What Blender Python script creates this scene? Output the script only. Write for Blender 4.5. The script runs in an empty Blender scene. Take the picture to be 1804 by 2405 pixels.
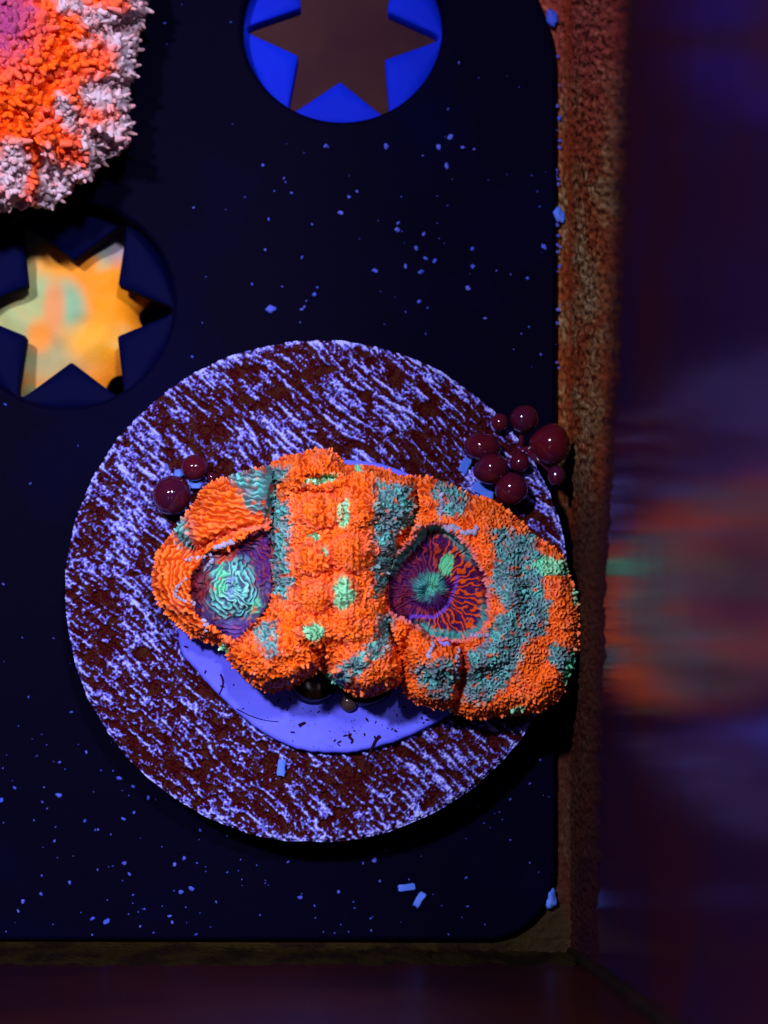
import bpy, bmesh, math, random
import numpy as np
from mathutils import Matrix, Vector

random.seed(7)
rng = np.random.default_rng(11)
scene = bpy.context.scene
C = scene.collection

# ------------------------------------------------------------------ camera
PW, PH, FPX = 1804.0, 2405.0, 5000.0      # photograph size, focal length in its pixels
SC = 29.5e3                                # photograph pixels per metre on the rack plane
D = FPX / SC
TILT = math.radians(8.0)
ROLL = math.radians(0.45)
Rm = np.array(Matrix.Rotation(ROLL, 3, 'Z') @ Matrix.Rotation(TILT, 3, 'X'))
CAM = -D * (Rm @ np.array([0, 0, -1.0]))
cam_d = bpy.data.cameras.new('camera')
cam_o = bpy.data.objects.new('camera', cam_d)
C.objects.link(cam_o)
cam_o.matrix_world = Matrix.Translation(Vector(CAM)) @ Matrix(Rm.tolist()).to_4x4()
cam_d.sensor_fit = 'HORIZONTAL'
cam_d.sensor_width = 36.0
cam_d.lens = FPX / PW * 36.0
cam_d.clip_start = 0.005
cam_d.clip_end = 10
cam_d.dof.use_dof = True
cam_d.dof.focus_distance = D - 0.0105
cam_d.dof.aperture_fstop = (cam_d.lens) / 1.8      # 1.8 mm wide pupil
scene.camera = cam_o
scene.render.resolution_x = 768
scene.render.resolution_y = 1024

# ------------------------------------------------------------------ world, lamps, exposure
w = bpy.data.worlds.new('World')
scene.world = w
w.use_nodes = True
bg = w.node_tree.nodes['Background']
bg.inputs[0].default_value = (0.06, 0.05, 0.40, 1)
bg.inputs[1].default_value = 0.20

def aim(loc, tgt):
    return (Vector(tgt) - Vector(loc)).to_track_quat('-Z', 'Y').to_euler()

def led(name, loc, power, col, size, tgt=(0, 0, 0)):
    d = bpy.data.lights.new(name, 'AREA')
    d.shape = 'DISK'
    d.size = size
    d.energy = power
    d.color = col
    o = bpy.data.objects.new(name, d)
    C.objects.link(o)
    o.location = loc
    o.rotation_euler = aim(loc, tgt)
    return o
led('led_lamp', (-0.105, 0.080, 0.31), 1.15, (0.86, 0.74, 1.0), 0.024)
led('led_lamp', (0.040, 0.085, 0.31), 0.75, (0.86, 0.74, 1.0), 0.024)

vs = scene.view_settings
vs.view_transform = 'Standard'
vs.look = 'None'
vs.exposure = 0.0
vs.gamma = 1.0

# ------------------------------------------------------------------ helpers
def P(u, v, z):
    """photograph pixel (arrays ok) -> world point on the plane z"""
    u = np.asarray(u, float); v = np.asarray(v, float); z = np.asarray(z, float)
    u, v, z = np.broadcast_arrays(u, v, z)
    d = np.stack([(u - PW / 2) / FPX, (PH / 2 - v) / FPX, -np.ones_like(u)], -1)
    d = d @ Rm.T
    t = (z - CAM[2]) / d[..., 2]
    return CAM + d * t[..., None]

def PX(u, v, X):
    d = Rm @ np.array([(u - PW / 2) / FPX, (PH / 2 - v) / FPX, -1.0])
    return CAM + d * ((X - CAM[0]) / d[0])

def PY(u, v, Y):
    d = Rm @ np.array([(u - PW / 2) / FPX, (PH / 2 - v) / FPX, -1.0])
    return CAM + d * ((Y - CAM[1]) / d[1])

MM = 1e-3

def _hash(ix, iy, seed):
    h = (ix.astype(np.int64) * 374761393 + iy.astype(np.int64) * 668265263 + seed * 974711) & 0xffffffff
    h = ((h ^ (h >> 13)) * 1274126177) & 0xffffffff
    return (h ^ (h >> 16)) & 0xffffffff

def noise(x, y, seed=0):
    x, y = np.broadcast_arrays(np.asarray(x, float), np.asarray(y, float))
    ix = np.floor(x); iy = np.floor(y)
    fx = x - ix; fy = y - iy
    sx = fx * fx * fx * (fx * (fx * 6 - 15) + 10); sy = fy * fy * fy * (fy * (fy * 6 - 15) + 10)
    def g(ax, ay):
        a = _hash(ix + ax, iy + ay, seed) * (2 * math.pi / 4294967296.0)
        return np.cos(a) * (fx - ax) + np.sin(a) * (fy - ay)
    n = (g(0, 0) * (1 - sx) + g(1, 0) * sx) * (1 - sy) + (g(0, 1) * (1 - sx) + g(1, 1) * sx) * sy
    return n * 1.5

def fbm(x, y, seed=0, o=3):
    s = 0; a = 1.0; f = 1.0
    for k in range(o):
        s = s + a * noise(x * f, y * f, seed + 17 * k); a *= .5; f *= 2.03
    return s

def sst(a, b, x):
    t = np.clip((x - a) / (b - a), 0, 1)
    return t * t * (3 - 2 * t)

def sdf(u, v, poly):
    """signed distance to polygon, positive inside"""
    p = np.asarray(poly, float)
    d2 = np.full(u.shape, 1e18)
    inside = np.zeros(u.shape, bool)
    n = len(p)
    for i in range(n):
        a = p[i]; b = p[(i + 1) % n]
        ex, ey = b - a
        wx = u - a[0]; wy = v - a[1]
        t = np.clip((wx * ex + wy * ey) / (ex * ex + ey * ey + 1e-12), 0, 1)
        d2 = np.minimum(d2, (wx - ex * t) ** 2 + (wy - ey * t) ** 2)
        c = ((a[1] > v) != (b[1] > v)) & (u < (b[0] - a[0]) * (v - a[1]) / (b[1] - a[1] + 1e-12) + a[0])
        inside ^= c
    d = np.sqrt(d2)
    return np.where(inside, d, -d)

def seg(u, v, a, b):
    ex, ey = b[0] - a[0], b[1] - a[1]
    t = np.clip(((u - a[0]) * ex + (v - a[1]) * ey) / (ex * ex + ey * ey), 0, 1)
    return np.hypot(u - a[0] - ex * t, v - a[1] - ey * t)

def pline(u, v, pts):
    d = seg(u, v, pts[0], pts[1])
    for a, b in zip(pts[1:], pts[2:]):
        d = np.minimum(d, seg(u, v, a, b))
    return d

def catmull(pts, n=6, closed=True):
    p = np.asarray(pts, float); out = []
    m = len(p)
    for i in range(m if closed else m - 1):
        if closed:
            a, b, c, d = p[(i - 1) % m], p[i], p[(i + 1) % m], p[(i + 2) % m]
        else:
            a, b, c, d = p[max(i - 1, 0)], p[i], p[i + 1], p[min(i + 2, m - 1)]
        for k in range(n):
            t = k / n
            out.append(.5 * (2 * b + (c - a) * t + (2 * a - 5 * b + 4 * c - d) * t * t + (3 * b - a - 3 * c + d) * t ** 3))
    if not closed: out.append(p[-1])
    return np.array(out)

def np_mesh(name, verts, quads=None, tris=None, col=None, smooth=True):
    me = bpy.data.meshes.new(name)
    verts = np.asarray(verts, np.float32)
    loops = []; starts = []; off = 0
    for f, k in ((quads, 4), (tris, 3)):
        if f is not None and len(f):
            f = np.asarray(f, np.int32)
            loops.append(f.ravel()); starts.append(off + np.arange(len(f)) * k); off += f.size
    loops = np.concatenate(loops).astype(np.int32); starts = np.concatenate(starts).astype(np.int32)
    me.vertices.add(len(verts)); me.vertices.foreach_set('co', verts.ravel())
    me.loops.add(len(loops)); me.loops.foreach_set('vertex_index', loops)
    me.polygons.add(len(starts)); me.polygons.foreach_set('loop_start', starts)
    if smooth: me.polygons.foreach_set('use_smooth', np.ones(len(starts), bool))
    me.update(calc_edges=True)
    if col is not None:
        a = me.color_attributes.new('Col', 'FLOAT_COLOR', 'POINT')
        c4 = np.ones((len(verts), 4), np.float32); c4[:, :3] = col
        a.data.foreach_set('color', c4.ravel())
    return me

def link(name, me, mat, parent=None):
    o = bpy.data.objects.new(name, me)
    C.objects.link(o)
    if me is not None and mat is not None: 
        me.materials.clear(); me.materials.append(mat)
    if parent is not None:
        o.parent = parent
        o.matrix_parent_inverse = Matrix.Translation(-Vector(parent.location))
    return o

def thing(name, label, cat, loc=(0, 0, 0), group=None):
    o = bpy.data.objects.new(name, None)
    C.objects.link(o)
    o.location = Vector(loc)
    o.empty_display_size = .003
    return tag(o, label, cat, group)

def tag(o, label, cat, group=None):
    o['label'] = label; o['category'] = cat
    if group: o['group'] = group
    return o

def kind(o, k):
    o['kind'] = k
    return o

# ------------------------------------------------------------------ materials
def mat(name, base=(.5, .5, .5), rough=.5, spec=.5, vcol=False, bump=None, coat=0, sss=0, mottle=None, ior=1.2):
    m = bpy.data.materials.new(name)
    m.use_nodes = True
    nt = m.node_tree; b = nt.nodes['Principled BSDF']
    b.inputs['Base Color'].default_value = (*base, 1)
    b.inputs['Roughness'].default_value = rough
    b.inputs['Specular IOR Level'].default_value = spec
    b.inputs['IOR'].default_value = ior          # relative to the water around it
    if coat:
        b.inputs['Coat Weight'].default_value = coat; b.inputs['Coat Roughness'].default_value = .04
    if sss:
        b.inputs['Subsurface Weight'].default_value = sss
        b.inputs['Subsurface Radius'].default_value = (1, .35, .25)
        b.inputs['Subsurface Scale'].default_value = .0004
    tc = nt.nodes.new('ShaderNodeTexCoord')
    src = None
    if vcol:
        a = nt.nodes.new('ShaderNodeVertexColor'); a.layer_name = 'Col'
        src = a.outputs['Color']
    if mottle:
        sc, c2, lo, hi = mottle
        n = nt.nodes.new('ShaderNodeTexNoise'); n.inputs['Scale'].default_value = sc; n.inputs['Detail'].default_value = 5
        nt.links.new(tc.outputs['Object'], n.inputs['Vector'])
        r = nt.nodes.new('ShaderNodeMapRange'); r.inputs[1].default_value = lo; r.inputs[2].default_value = hi
        nt.links.new(n.outputs['Fac'], r.inputs[0])
        mx = nt.nodes.new('ShaderNodeMix'); mx.data_type = 'RGBA'
        nt.links.new(r.outputs[0], mx.inputs[0])
        if src is not None: nt.links.new(src, mx.inputs[6])
        else: mx.inputs[6].default_value = (*base, 1)
        mx.inputs[7].default_value = (*c2, 1)
        src = mx.outputs[2]
    if src is not None: nt.links.new(src, b.inputs['Base Color'])
    if bump:
        sc, st, dist = bump
        n = nt.nodes.new('ShaderNodeTexNoise'); n.inputs['Scale'].default_value = sc; n.inputs['Detail'].default_value = 4
        nt.links.new(tc.outputs['Object'], n.inputs['Vector'])
        bp = nt.nodes.new('ShaderNodeBump'); bp.inputs['Strength'].default_value = st; bp.inputs['Distance'].default_value = dist
        nt.links.new(n.outputs['Fac'], bp.inputs['Height'])
        nt.links.new(bp.outputs['Normal'], b.inputs['Normal'])
    return m

M = {}
M['rack'] = mat('black_acrylic', (.0010, .0008, .0068), .5, .06, bump=(900, .12, .0002), mottle=(45, (.0010, .0012, .017), .5, .72), ior=1.13)
M['insert_shaded'] = mat('blue_plastic_shaded', (.0004, .0012, .022), .6, .08, mottle=(90, (.0005, .0022, .036), .5, .8))  # blue insert with the coral's shadow painted in as a darker base
M['insert'] = mat('blue_plastic', (.002, .016, .46), .6, .15, mottle=(120, (.002, .010, .34), .4, .8))
M['coral'] = mat('coral_tissue', rough=.5, spec=.28, vcol=True, bump=(5200, .35, .00012))
M['disc'] = mat('ceramic_disc', rough=.6, spec=.3, vcol=True, bump=(4200, .5, .00015))
M['pad'] = mat('epoxy_pad', (.115, .145, .93), .5, .3, bump=(1500, .15, .0001), mottle=(260, (.09, .105, .80), .45, .7))
M['bubble'] = mat('bubble_algae_skin', (.062, .0035, .008), .10, .5, coat=.35, mottle=(330, (.030, .004, .022), .4, .7), ior=1.4)
M['bubble_dark'] = mat('brown_algae_skin', (.012, .006, .003), .12, .5, coat=.4)
M['bubble_olive'] = mat('olive_algae_skin', (.05, .035, .03), .2, .5, coat=.3)
M['glass'] = mat('film_glass', (.030, .0055, .014), .16, .20, bump=(160, .08, .0006), mottle=(32, (.012, .006, .040), .42, .66), ior=1.15)
M['glass_front'] = mat('film_glass_front', (.026, .006, .005), .3, .35, bump=(200, .12, .0006), mottle=(60, (.012, .003, .007), .4, .7), ior=1.13)
M['film'] = mat('algae_film', rough=.75, spec=.15, vcol=True, bump=(1700, .8, .0005))
M['sand'] = mat('tank_bottom', (.055, .024, .022), .9, .1, mottle=(60, (.030, .011, .022), .4, .65))
M['detritus'] = mat('detritus', (.035, .075, .50), .6, .3, mottle=(400, (.12, .14, .62), .45, .75))
M['flake'] = mat('blue_flake', (.05, .15, .62), .55, .3, mottle=(700, (.10, .22, .8), .4, .7))
M['speck'] = mat('brown_speck', (.02, .004, .012), .8, .1)
M['silicone'] = mat('silicone_bead', (.006, .004, .003), .6, .2, mottle=(200, (.012, .007, .004), .4, .7))
M['filament'] = mat('pale_filament', (.42, .42, .62), .4, .4, mottle=(1200, (.22, .27, .34), .4, .65))

# ------------------------------------------------------------------ the setting: tank floor, walls, rack
Z_FLOOR = -46 * MM
Z_DISC = 5 * MM
W_R = P(1347, 1400, 0)[0]
W_F = P(700, 2238, 0)[1]

def sheet(name, verts, m, faces=((0, 1, 2, 3),)):
    me = bpy.data.meshes.new(name); me.from_pydata([tuple(v) for v in verts], [], faces)
    return link(name, me, m)
kind(sheet('tank_floor', [(-.09, W_F, Z_FLOOR), (W_R, W_F, Z_FLOOR), (W_R, .075, Z_FLOOR), (-.09, .075, Z_FLOOR)], M['sand']), 'structure')

def box_mesh(name, x0, x1, y0, y1, z0, z1, bev=0):
    bm = bmesh.new()
    bmesh.ops.create_cube(bm, size=1)
    for v in bm.verts:
        v.co = ((x0 + x1) / 2 + v.co.x * (x1 - x0), (y0 + y1) / 2 + v.co.y * (y1 - y0), (z0 + z1) / 2 + v.co.z * (z1 - z0))
    if bev: bmesh.ops.bevel(bm, geom=bm.edges[:], offset=bev, segments=2, affect='EDGES', profile=.5)
    me = bpy.data.meshes.new(name); bm.to_mesh(me); bm.free()
    return me
WALL_TOP = 128 * MM
wall_r = link('glass_wall', box_mesh('glass_wall', W_R, W_R + 8 * MM, W_F - 8 * MM, .075, Z_FLOOR - MM, WALL_TOP), M['glass'])
tag(wall_r, 'dark glass tank wall mirroring the orange coral beside the rack edge', 'tank wall')
wall_f = link('glass_wall', box_mesh('glass_wall', -.09, W_R - .02 * MM, W_F - 8 * MM, W_F, Z_FLOOR - MM, WALL_TOP), M['glass_front'])
tag(wall_f, 'dark reddish brown tank wall with an olive band along the rack', 'tank wall')

# rack outline in photograph pixels (needed by the crusts that fill the gaps)
def arc(cx, cy, rx, ry, a0, a1, n):
    return [(cx + rx * math.cos(a), cy + ry * math.sin(a)) for a in np.linspace(a0, a1, n)]
edge_px = [tuple(p) for p in catmull([(990, -240), (1090, -215), (1170, -160), (1228, -85), (1262, -10), (1280, 33), (1295, 77), (1303, 115), (1306.5, 160), (1307, 220)], 5, False)]
edge_px += [(1305, 2030)]
edge_px += arc(1305 - 165, 2208 - 170, 165, 170, 0, math.pi / 2, 24)[1:]

# algae crust: fills the gap beside the rack, then climbs the right wall
def wall_film(bound, nrow, ncol, seed):
    verts = []; K = []
    ev = [p[1] for p in edge_px]; eu = [p[0] for p in edge_px]
    for r, v in enumerate(np.linspace(-230, 2262, nrow)):
        ue = np.interp(v, [b[1] for b in bound], [b[0] for b in bound])
        ue += 9 * float(fbm(v / 60, 3.1, seed)) + 4 * float(noise(v / 13., 1.7, seed + 3))
        k = P(max(np.interp(v, ev, eu), 1225) - 1.5, v, -1.1 * MM)
        b = PX(ue, v, W_R); a = PX(902 + (1347 - 902) * 1.004, v, W_R)
        for c in range(ncol):
            t = c / (ncol - 1)
            if t < .28:
                q = t / .28
                p = np.array([k[0] + (W_R - .22 * MM - k[0]) * math.sin(q * math.pi / 2), k[1] + (a[1] - k[1]) * q, k[2] + (a[2] - k[2]) * (1 - math.cos(q * math.pi / 2))])
            else:
                q = (t - .28) / .72
                p = a + (b - a) * q; p[0] -= .22 * MM * (1 - q) ** .5
            verts.append(p); K.append((t, v))
    verts = np.array(verts); K = np.array(K)
    verts[:, 1] = np.maximum(verts[:, 1], W_F - .05 * MM)
    yy = K[:, 1]; zz = K[:, 0] * 160
    n = fbm(yy / 15, zz / 11, seed, 3)
    verts[:, 0] -= (.05 + .15 * n) * MM * sst(1, .8, K[:, 0]) * sst(0, .3, K[:, 0])
    verts[:, 2] += .12 * n * MM * sst(.35, .1, K[:, 0])
    n2 = fbm(yy / 130, zz / 60, seed + 5, 3); n3 = fbm(yy / 14, zz / 8, seed + 9, 3)
    rust = np.array([.170, .042, .012]); olive = np.array([.160, .080, .026]); grey = np.array([.19, .15, .075]); red = np.array([.20, .030, .026])
    dark = np.array([.026, .009, .007])
    col = rust + (olive - rust) * sst(-.35, .35, n2 + .5 * n3)[:, None]
    col = col + (grey - col) * (.8 * sst(.15, .6, n2 * .6 + n3 * .6))[:, None]
    top = sst(480, 60, K[:, 1])
    col = col + (red - col) * (top * .75)[:, None]
    col = col * (1 - .75 * sst(.22, .5, -n3))[:, None]
    col = col * (1 + .5 * sst(.25, .6, n3))[:, None]
    col = col + (dark - col) * (sst(950, 1300, K[:, 1] + 60 * n2) * .9)[:, None]  # shade on the lower stretch of wall, painted into the crust colour
    line = np.exp(-((K[:, 0] - .24) / .07) ** 2) * sst(1500, 900, K[:, 1])
    col = col + (np.array([.20, .030, .006]) - col) * (line * .75)[:, None]
    ol_ = sst(2080, 2190, K[:, 1] + 25 * n2) * sst(.4, .1, K[:, 0])
    col = col + (np.array([.020, .014, .005]) - col) * ol_[:, None]
    fade = np.maximum(sst(.80, 1.0, K[:, 0] + .10 * n3), sst(1750, 2250, K[:, 1] + 120 * n2 + 60 * n3) * sst(.25, .6, K[:, 0]))
    col = col + (np.array([.020, .005, .010]) - col) * fade[:, None]
    i = np.arange(nrow - 1)[:, None] * ncol + np.arange(ncol - 1)[None, :]
    q = np.stack([i, i + 1, i + 1 + ncol, i + ncol], -1).reshape(-1, 4)
    return link('algae_film', np_mesh('algae_film', verts, q, col=col), M['film'], wall_r)
film = wall_film([(1505, -260), (1492, 0), (1478, 250), (1465, 600), (1452, 900), (1432, 1250), (1420, 1500), (1412, 1800), (1405, 2260)], 700, 64, 41)
film['label'] = 'rusty olive algae crust on the glass along the rack'

# olive band on the front wall + silicone bead in the corner
def front_film():
    ncol, nrow = 260, 24
    us = np.linspace(-120, 1352, ncol); V = []; K = []
    for j in range(nrow):
        t = j / (nrow - 1)
        for i, u in enumerate(us):
            vt = 2266 + 7 * float(fbm(u / 70, 9.1, 3))
            b = PY(u, vt, W_F); a = PY(u, 2240, W_F); k = P(u, 2205 - 40 * sst(1150, 1300, u), -1.1 * MM)
            if t < .4:
                q = t / .4
                p = np.array([k[0] + (a[0] - k[0]) * q, k[1] + (W_F + .2 * MM - k[1]) * math.sin(q * math.pi / 2), k[2] + (a[2] - k[2]) * (1 - math.cos(q * math.pi / 2))])
            else:
                q = (t - .4) / .6
                p = a + (b - a) * q; p[1] += .2 * MM * (1 - q) ** .5
            V.append(p); K.append((t, u))
    V = np.array(V); K = np.array(K)
    n = fbm(V[:, 0] * SC / 22, K[:, 0] * 3, 77)
    V[:, 1] += .12 * n * MM * sst(1, .75, K[:, 0]) * sst(0, .3, K[:, 0])
    n2 = fbm(V[:, 0] * SC / 90, K[:, 0] * 2, 78)
    col = np.array([.017, .013, .003]) + (np.array([.009, .006, .003]) - np.array([.017, .013, .003])) * sst(-.3, .4, n2)[:, None]
    i = np.arange(nrow - 1)[:, None] * ncol + np.arange(ncol - 1)[None, :]
    q = np.stack([i, i + 1, i + 1 + ncol, i + ncol], -1).reshape(-1, 4)
    o = link('algae_film', np_mesh('algae_film', V, q, col=col), M['film'], wall_f)
    o['label'] = 'thin olive algae band on the front glass'
front_film()

def tube(name, pts, rad, m, parent=None, seg_n=8, caps=True):
    pts = np.asarray(pts, float); n = len(pts)
    rad = np.broadcast_to(np.asarray(rad, float), (n,))
    V = []; 
    for i in range(n):
        t = pts[min(i + 1, n - 1)] - pts[max(i - 1, 0)]; t = t / (np.linalg.norm(t) + 1e-12)
        a = np.cross(t, [0.3, .2, 1.0]); a /= np.linalg.norm(a) + 1e-12; b = np.cross(t, a)
        for k in range(seg_n):
            an = 2 * math.pi * k / seg_n
            V.append(pts[i] + rad[i] * (a * math.cos(an) + b * math.sin(an)))
    q = []
    for i in range(n - 1):
        for k in range(seg_n):
            q.append((i * seg_n + k, i * seg_n + (k + 1) % seg_n, (i + 1) * seg_n + (k + 1) % seg_n, (i + 1) * seg_n + k))
    V.append(pts[0]); V.append(pts[-1]); t = []
    for k in range(seg_n):
        t.append((len(V) - 2, (k + 1) % seg_n, k)); t.append((len(V) - 1, (n - 1) * seg_n + k, (n - 1) * seg_n + (k + 1) % seg_n))
    return link(name, np_mesh(name, V, q, t), m, parent)
zz = np.linspace(Z_FLOOR, WALL_TOP - 2 * MM, 40)
tube('silicone_bead', np.stack([np.full(40, W_R - .1 * MM), np.full(40, W_F + .1 * MM), zz], -1), 0.55 * MM + .1 * MM * noise(zz * 300, 0.4, 2), M['silicone'], wall_r, 12)

# ---- rack
Z_RB = -5 * MM
def curve_mesh(name, loops, z0, z1, bevel, res=2):
    cu = bpy.data.curves.new(name, 'CURVE'); cu.dimensions = '2D'; cu.fill_mode = 'BOTH'
    for lp in loops:
        s = cu.splines.new('POLY'); s.points.add(len(lp) - 1); s.use_cyclic_u = True
        for p, q in zip(s.points, lp): p.co = (q[0], q[1], 0, 1)
    cu.extrude = (z1 - z0) / 2 - bevel; cu.bevel_depth = bevel; cu.bevel_resolution = res; cu.offset = -bevel
    o = bpy.data.objects.new(name, cu); C.objects.link(o)
    dg = bpy.context.evaluated_depsgraph_get(); dg.update()
    me = bpy.data.meshes.new_from_object(o.evaluated_get(dg))
    bpy.data.objects.remove(o)
    me.transform(Matrix.Translation((0, 0, (z0 + z1) / 2)))
    me.name = name
    return me

HOLES = [(804, 58, 243), (160, 713, 250)]
out_px = [(-420, -240)] + edge_px + [(-420, 2208)]
loops = [[tuple(P(u, v, 0)[:2]) for u, v in out_px]]
hole_c = []
for (u, v, r) in HOLES:
    c = P(u, v, 0); rr = r / SC
    hole_c.append((c, rr))
    loops.append([(c[0] + rr * math.cos(a), c[1] + rr * math.sin(a)) for a in np.linspace(0, 2 * math.pi, 96, endpoint=False)])
rack = thing('frag_rack', 'black acrylic frag rack with round holes and rounded corners', 'rack', (0, 0, Z_RB))
link('rack_plate', curve_mesh('rack_plate', loops, Z_RB, 0, .35 * MM), M['rack'], rack)
for (u, v) in ((-330, -170), (1120, -120), (-330, 2080), (1180, 2070)):
    c = P(u, v, 0)
    link('leg', box_mesh('leg', c[0] - 2 * MM, c[0] + 2 * MM, c[1] - 2 * MM, c[1] + 2 * MM, Z_FLOOR, Z_RB + .2 * MM, .4 * MM), M['rack'], rack)

# ---- round inserts with a six-pointed star opening
def star_insert(c, rr, rot, z_top, th, label, m, tip=1.04, inner=.505):
    n = 360
    ang = np.linspace(0, 2 * math.pi, n, endpoint=False)
    k = math.pi / 3
    # straight-edged star with softened corners
    loc = np.abs(((ang - rot + k / 2) % k) - k / 2)
    x1, y1 = tip, 0.0
    x2, y2 = inner * math.cos(k / 2), inner * math.sin(k / 2)
    # line through the two corners, in polar form
    nx, ny = (y2 - y1), -(x2 - x1)
    dd = nx * x1 + ny * y1
    r = dd / (nx * np.cos(loc) + ny * np.sin(loc))
    r = np.minimum(r, .975)
    for _ in range(4): r = (np.roll(r, 1) + 2 * r + np.roll(r, -1)) / 4
    R = rr * 1.0 + .15 * MM
    ct, sn = np.cos(ang), np.sin(ang)
    ch = .12 * MM
    rings = []
    def ring(rad, z): rings.append(np.stack([c[0] + rad * ct, c[1] + rad * sn, np.full(n, z)], -1))
    ring(r * rr, z_top - th); ring(r * rr, z_top - ch); ring(r * rr + ch, z_top)
    for f in (.33, .66): ring(r * rr + ch + (R - r * rr - ch) * f, z_top)
    ring(np.full(n, R), z_top); ring(np.full(n, R), z_top - th); ring(r * rr, z_top - th)
    V = np.concatenate(rings); q = []
    for j in range(len(rings) - 1):
        a = j * n + np.arange(n); b = j * n + (np.arange(n) + 1) % n
        q.append(np.stack([a, b, b + n, a + n], -1))
    o = link('star_insert', np_mesh('star_insert', V, np.concatenate(q), smooth=False), m)
    return tag(o, label, 'insert')
star_insert(hole_c[0][0], hole_c[0][1], math.radians(-2.2), -2.0 * MM, 1.6 * MM, 'bright blue round insert with star opening over brown sand', M['insert'])
star_insert(hole_c[1][0], hole_c[1][1], math.radians(.5), -2.4 * MM, 1.2 * MM, 'blue round insert with painted shade and with star opening over yellow coral', M['insert_shaded'])

# ------------------------------------------------------------------ frag disc
dc = P(745, 1378, Z_DISC)
R_D = 590 / FPX * (CAM[2] - Z_DISC) / math.cos(TILT) * 1.0
def make_disc():
    n = 600
    a = np.linspace(-1, 1, n)
    gx, gy = np.meshgrid(a, a)
    x = gx * np.sqrt(1 - gy * gy / 2); y = gy * np.sqrt(1 - gx * gx / 2)
    u = x * 590; v = -y * 590                       # disc-local, in photograph pixels
    rr = np.hypot(x, y)
    th = math.radians(41)
    wob = 18 * noise(u / 260, v / 260, 5)
    s = u * math.cos(th) + v * math.sin(th); t = -u * math.sin(th) + v * math.cos(th) + wob
    ridge = noise(s / 80, t / 13.0, 1) * .9 + .6 * noise(s / 36, t / 7.0, 2)
    grain = noise(s / 13, t / 8.0, 3) * .85 + .55 * noise(u / 5.5, v / 5.5, 4)
    zone = fbm(u / 170, v / 170, 6, 2)
    h = ridge * .75 + grain * .55 + .25 * zone
    # lower left is finer and less aligned
    fine = sst(-100, 350, -u * .7 + v * .7)
    h = h + fine * (.35 * noise(u / 10, v / 9, 8) - .15 * ridge)
    rim = sst(.965, .992, rr)
    h = h + rim * (.35 + .4 * noise(u / 22, v / 22, 9))
    # patches grown over with coralline
    cor = sst(.45, .75, fbm(u / 75 + 3, v / 45, 10, 2)) * (1 - rim * .5)
    h = h - .55 * cor + .28 * noise(u / 4.6, v / 4.6, 16)
    msk = sst(.06, .34, h)
    bright = sst(.30, .70, h + .25 * noise(u / 7, v / 7, 15))
    dark = np.array([.032, .0012, .0016]); brown = np.array([.038, .007, .003]); lil = np.array([.115, .13, .66]); br = np.array([.42, .50, 1.0]); slate = np.array([.05, .085, .40])
    k = sst(-.2, .5, noise(u / 24, v / 24, 12))[..., None]
    dk = dark + (brown - dark) * k
    lc = lil + (slate - lil) * (.75 * sst(-.15, .5, noise(u / 38, v / 38, 13)))[..., None]
    col = dk + (lc - dk) * msk[..., None]
    col = col + (br - col) * (bright * .85)[..., None]
    z = Z_DISC + (.34 * MM) * (np.clip(h, -1.1, 1.1) - .5) - sst(.975, 1.0, rr) ** 2 * .35 * MM
    rad = R_D * (1 + .004 * noise(np.arctan2(y, x) * 14, rr * 0 + .5, 20) * sst(.9, 1, rr))
    V = np.stack([dc[0] + x * rad, dc[1] + y * rad, z], -1).reshape(-1, 3)
    i = np.arange(n - 1)[:, None] * n + np.arange(n - 1)[None, :]
    q = np.stack([i, i + 1, i + 1 + n, i + n], -1).reshape(-1, 4)
    top = link('grooved_face', np_mesh('grooved_face', V, q, col=col.reshape(-1, 3)), M['disc'], disc)
    # side wall
    idx = np.concatenate([np.arange(n), np.arange(1, n) * n + n - 1, (n - 1) * n + np.arange(n - 2, -1, -1), np.arange(n - 2, 0, -1) * n])
    e = V[idx]; ec = col.reshape(-1, 3)[idx]; m = len(idx)
    r2 = e.copy(); r2[:, 2] -= 1.2 * MM; r3 = e.copy(); r3[:, 2] = .25 * MM
    cxy = np.array([dc[0], dc[1]])
    r3[:, :2] = cxy + (e[:, :2] - cxy) * .975
    r4 = r3.copy(); r4[:, 2] = 0.0; r4[:, :2] = cxy + (e[:, :2] - cxy) * .965
    W = np.concatenate([e, r2, r3, r4, [[dc[0], dc[1], 0.0]]])
    a_ = np.arange(m); b_ = (a_ + 1) % m
    q = np.concatenate([np.stack([a_ + j * m, a_ + (j + 1) * m, b_ + (j + 1) * m, b_ + j * m], -1) for j in range(3)])
    t = np.stack([a_ + 3 * m, np.full(m, 4 * m), b_ + 3 * m], -1)
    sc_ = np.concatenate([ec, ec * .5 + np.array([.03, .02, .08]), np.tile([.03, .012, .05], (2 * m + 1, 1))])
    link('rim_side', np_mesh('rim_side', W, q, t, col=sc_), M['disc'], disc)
disc = thing('frag_disc', 'round ceramic frag disc with diagonal grooves, lilac and dark red', 'frag disc', (dc[0], dc[1], 0))
make_disc()

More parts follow.
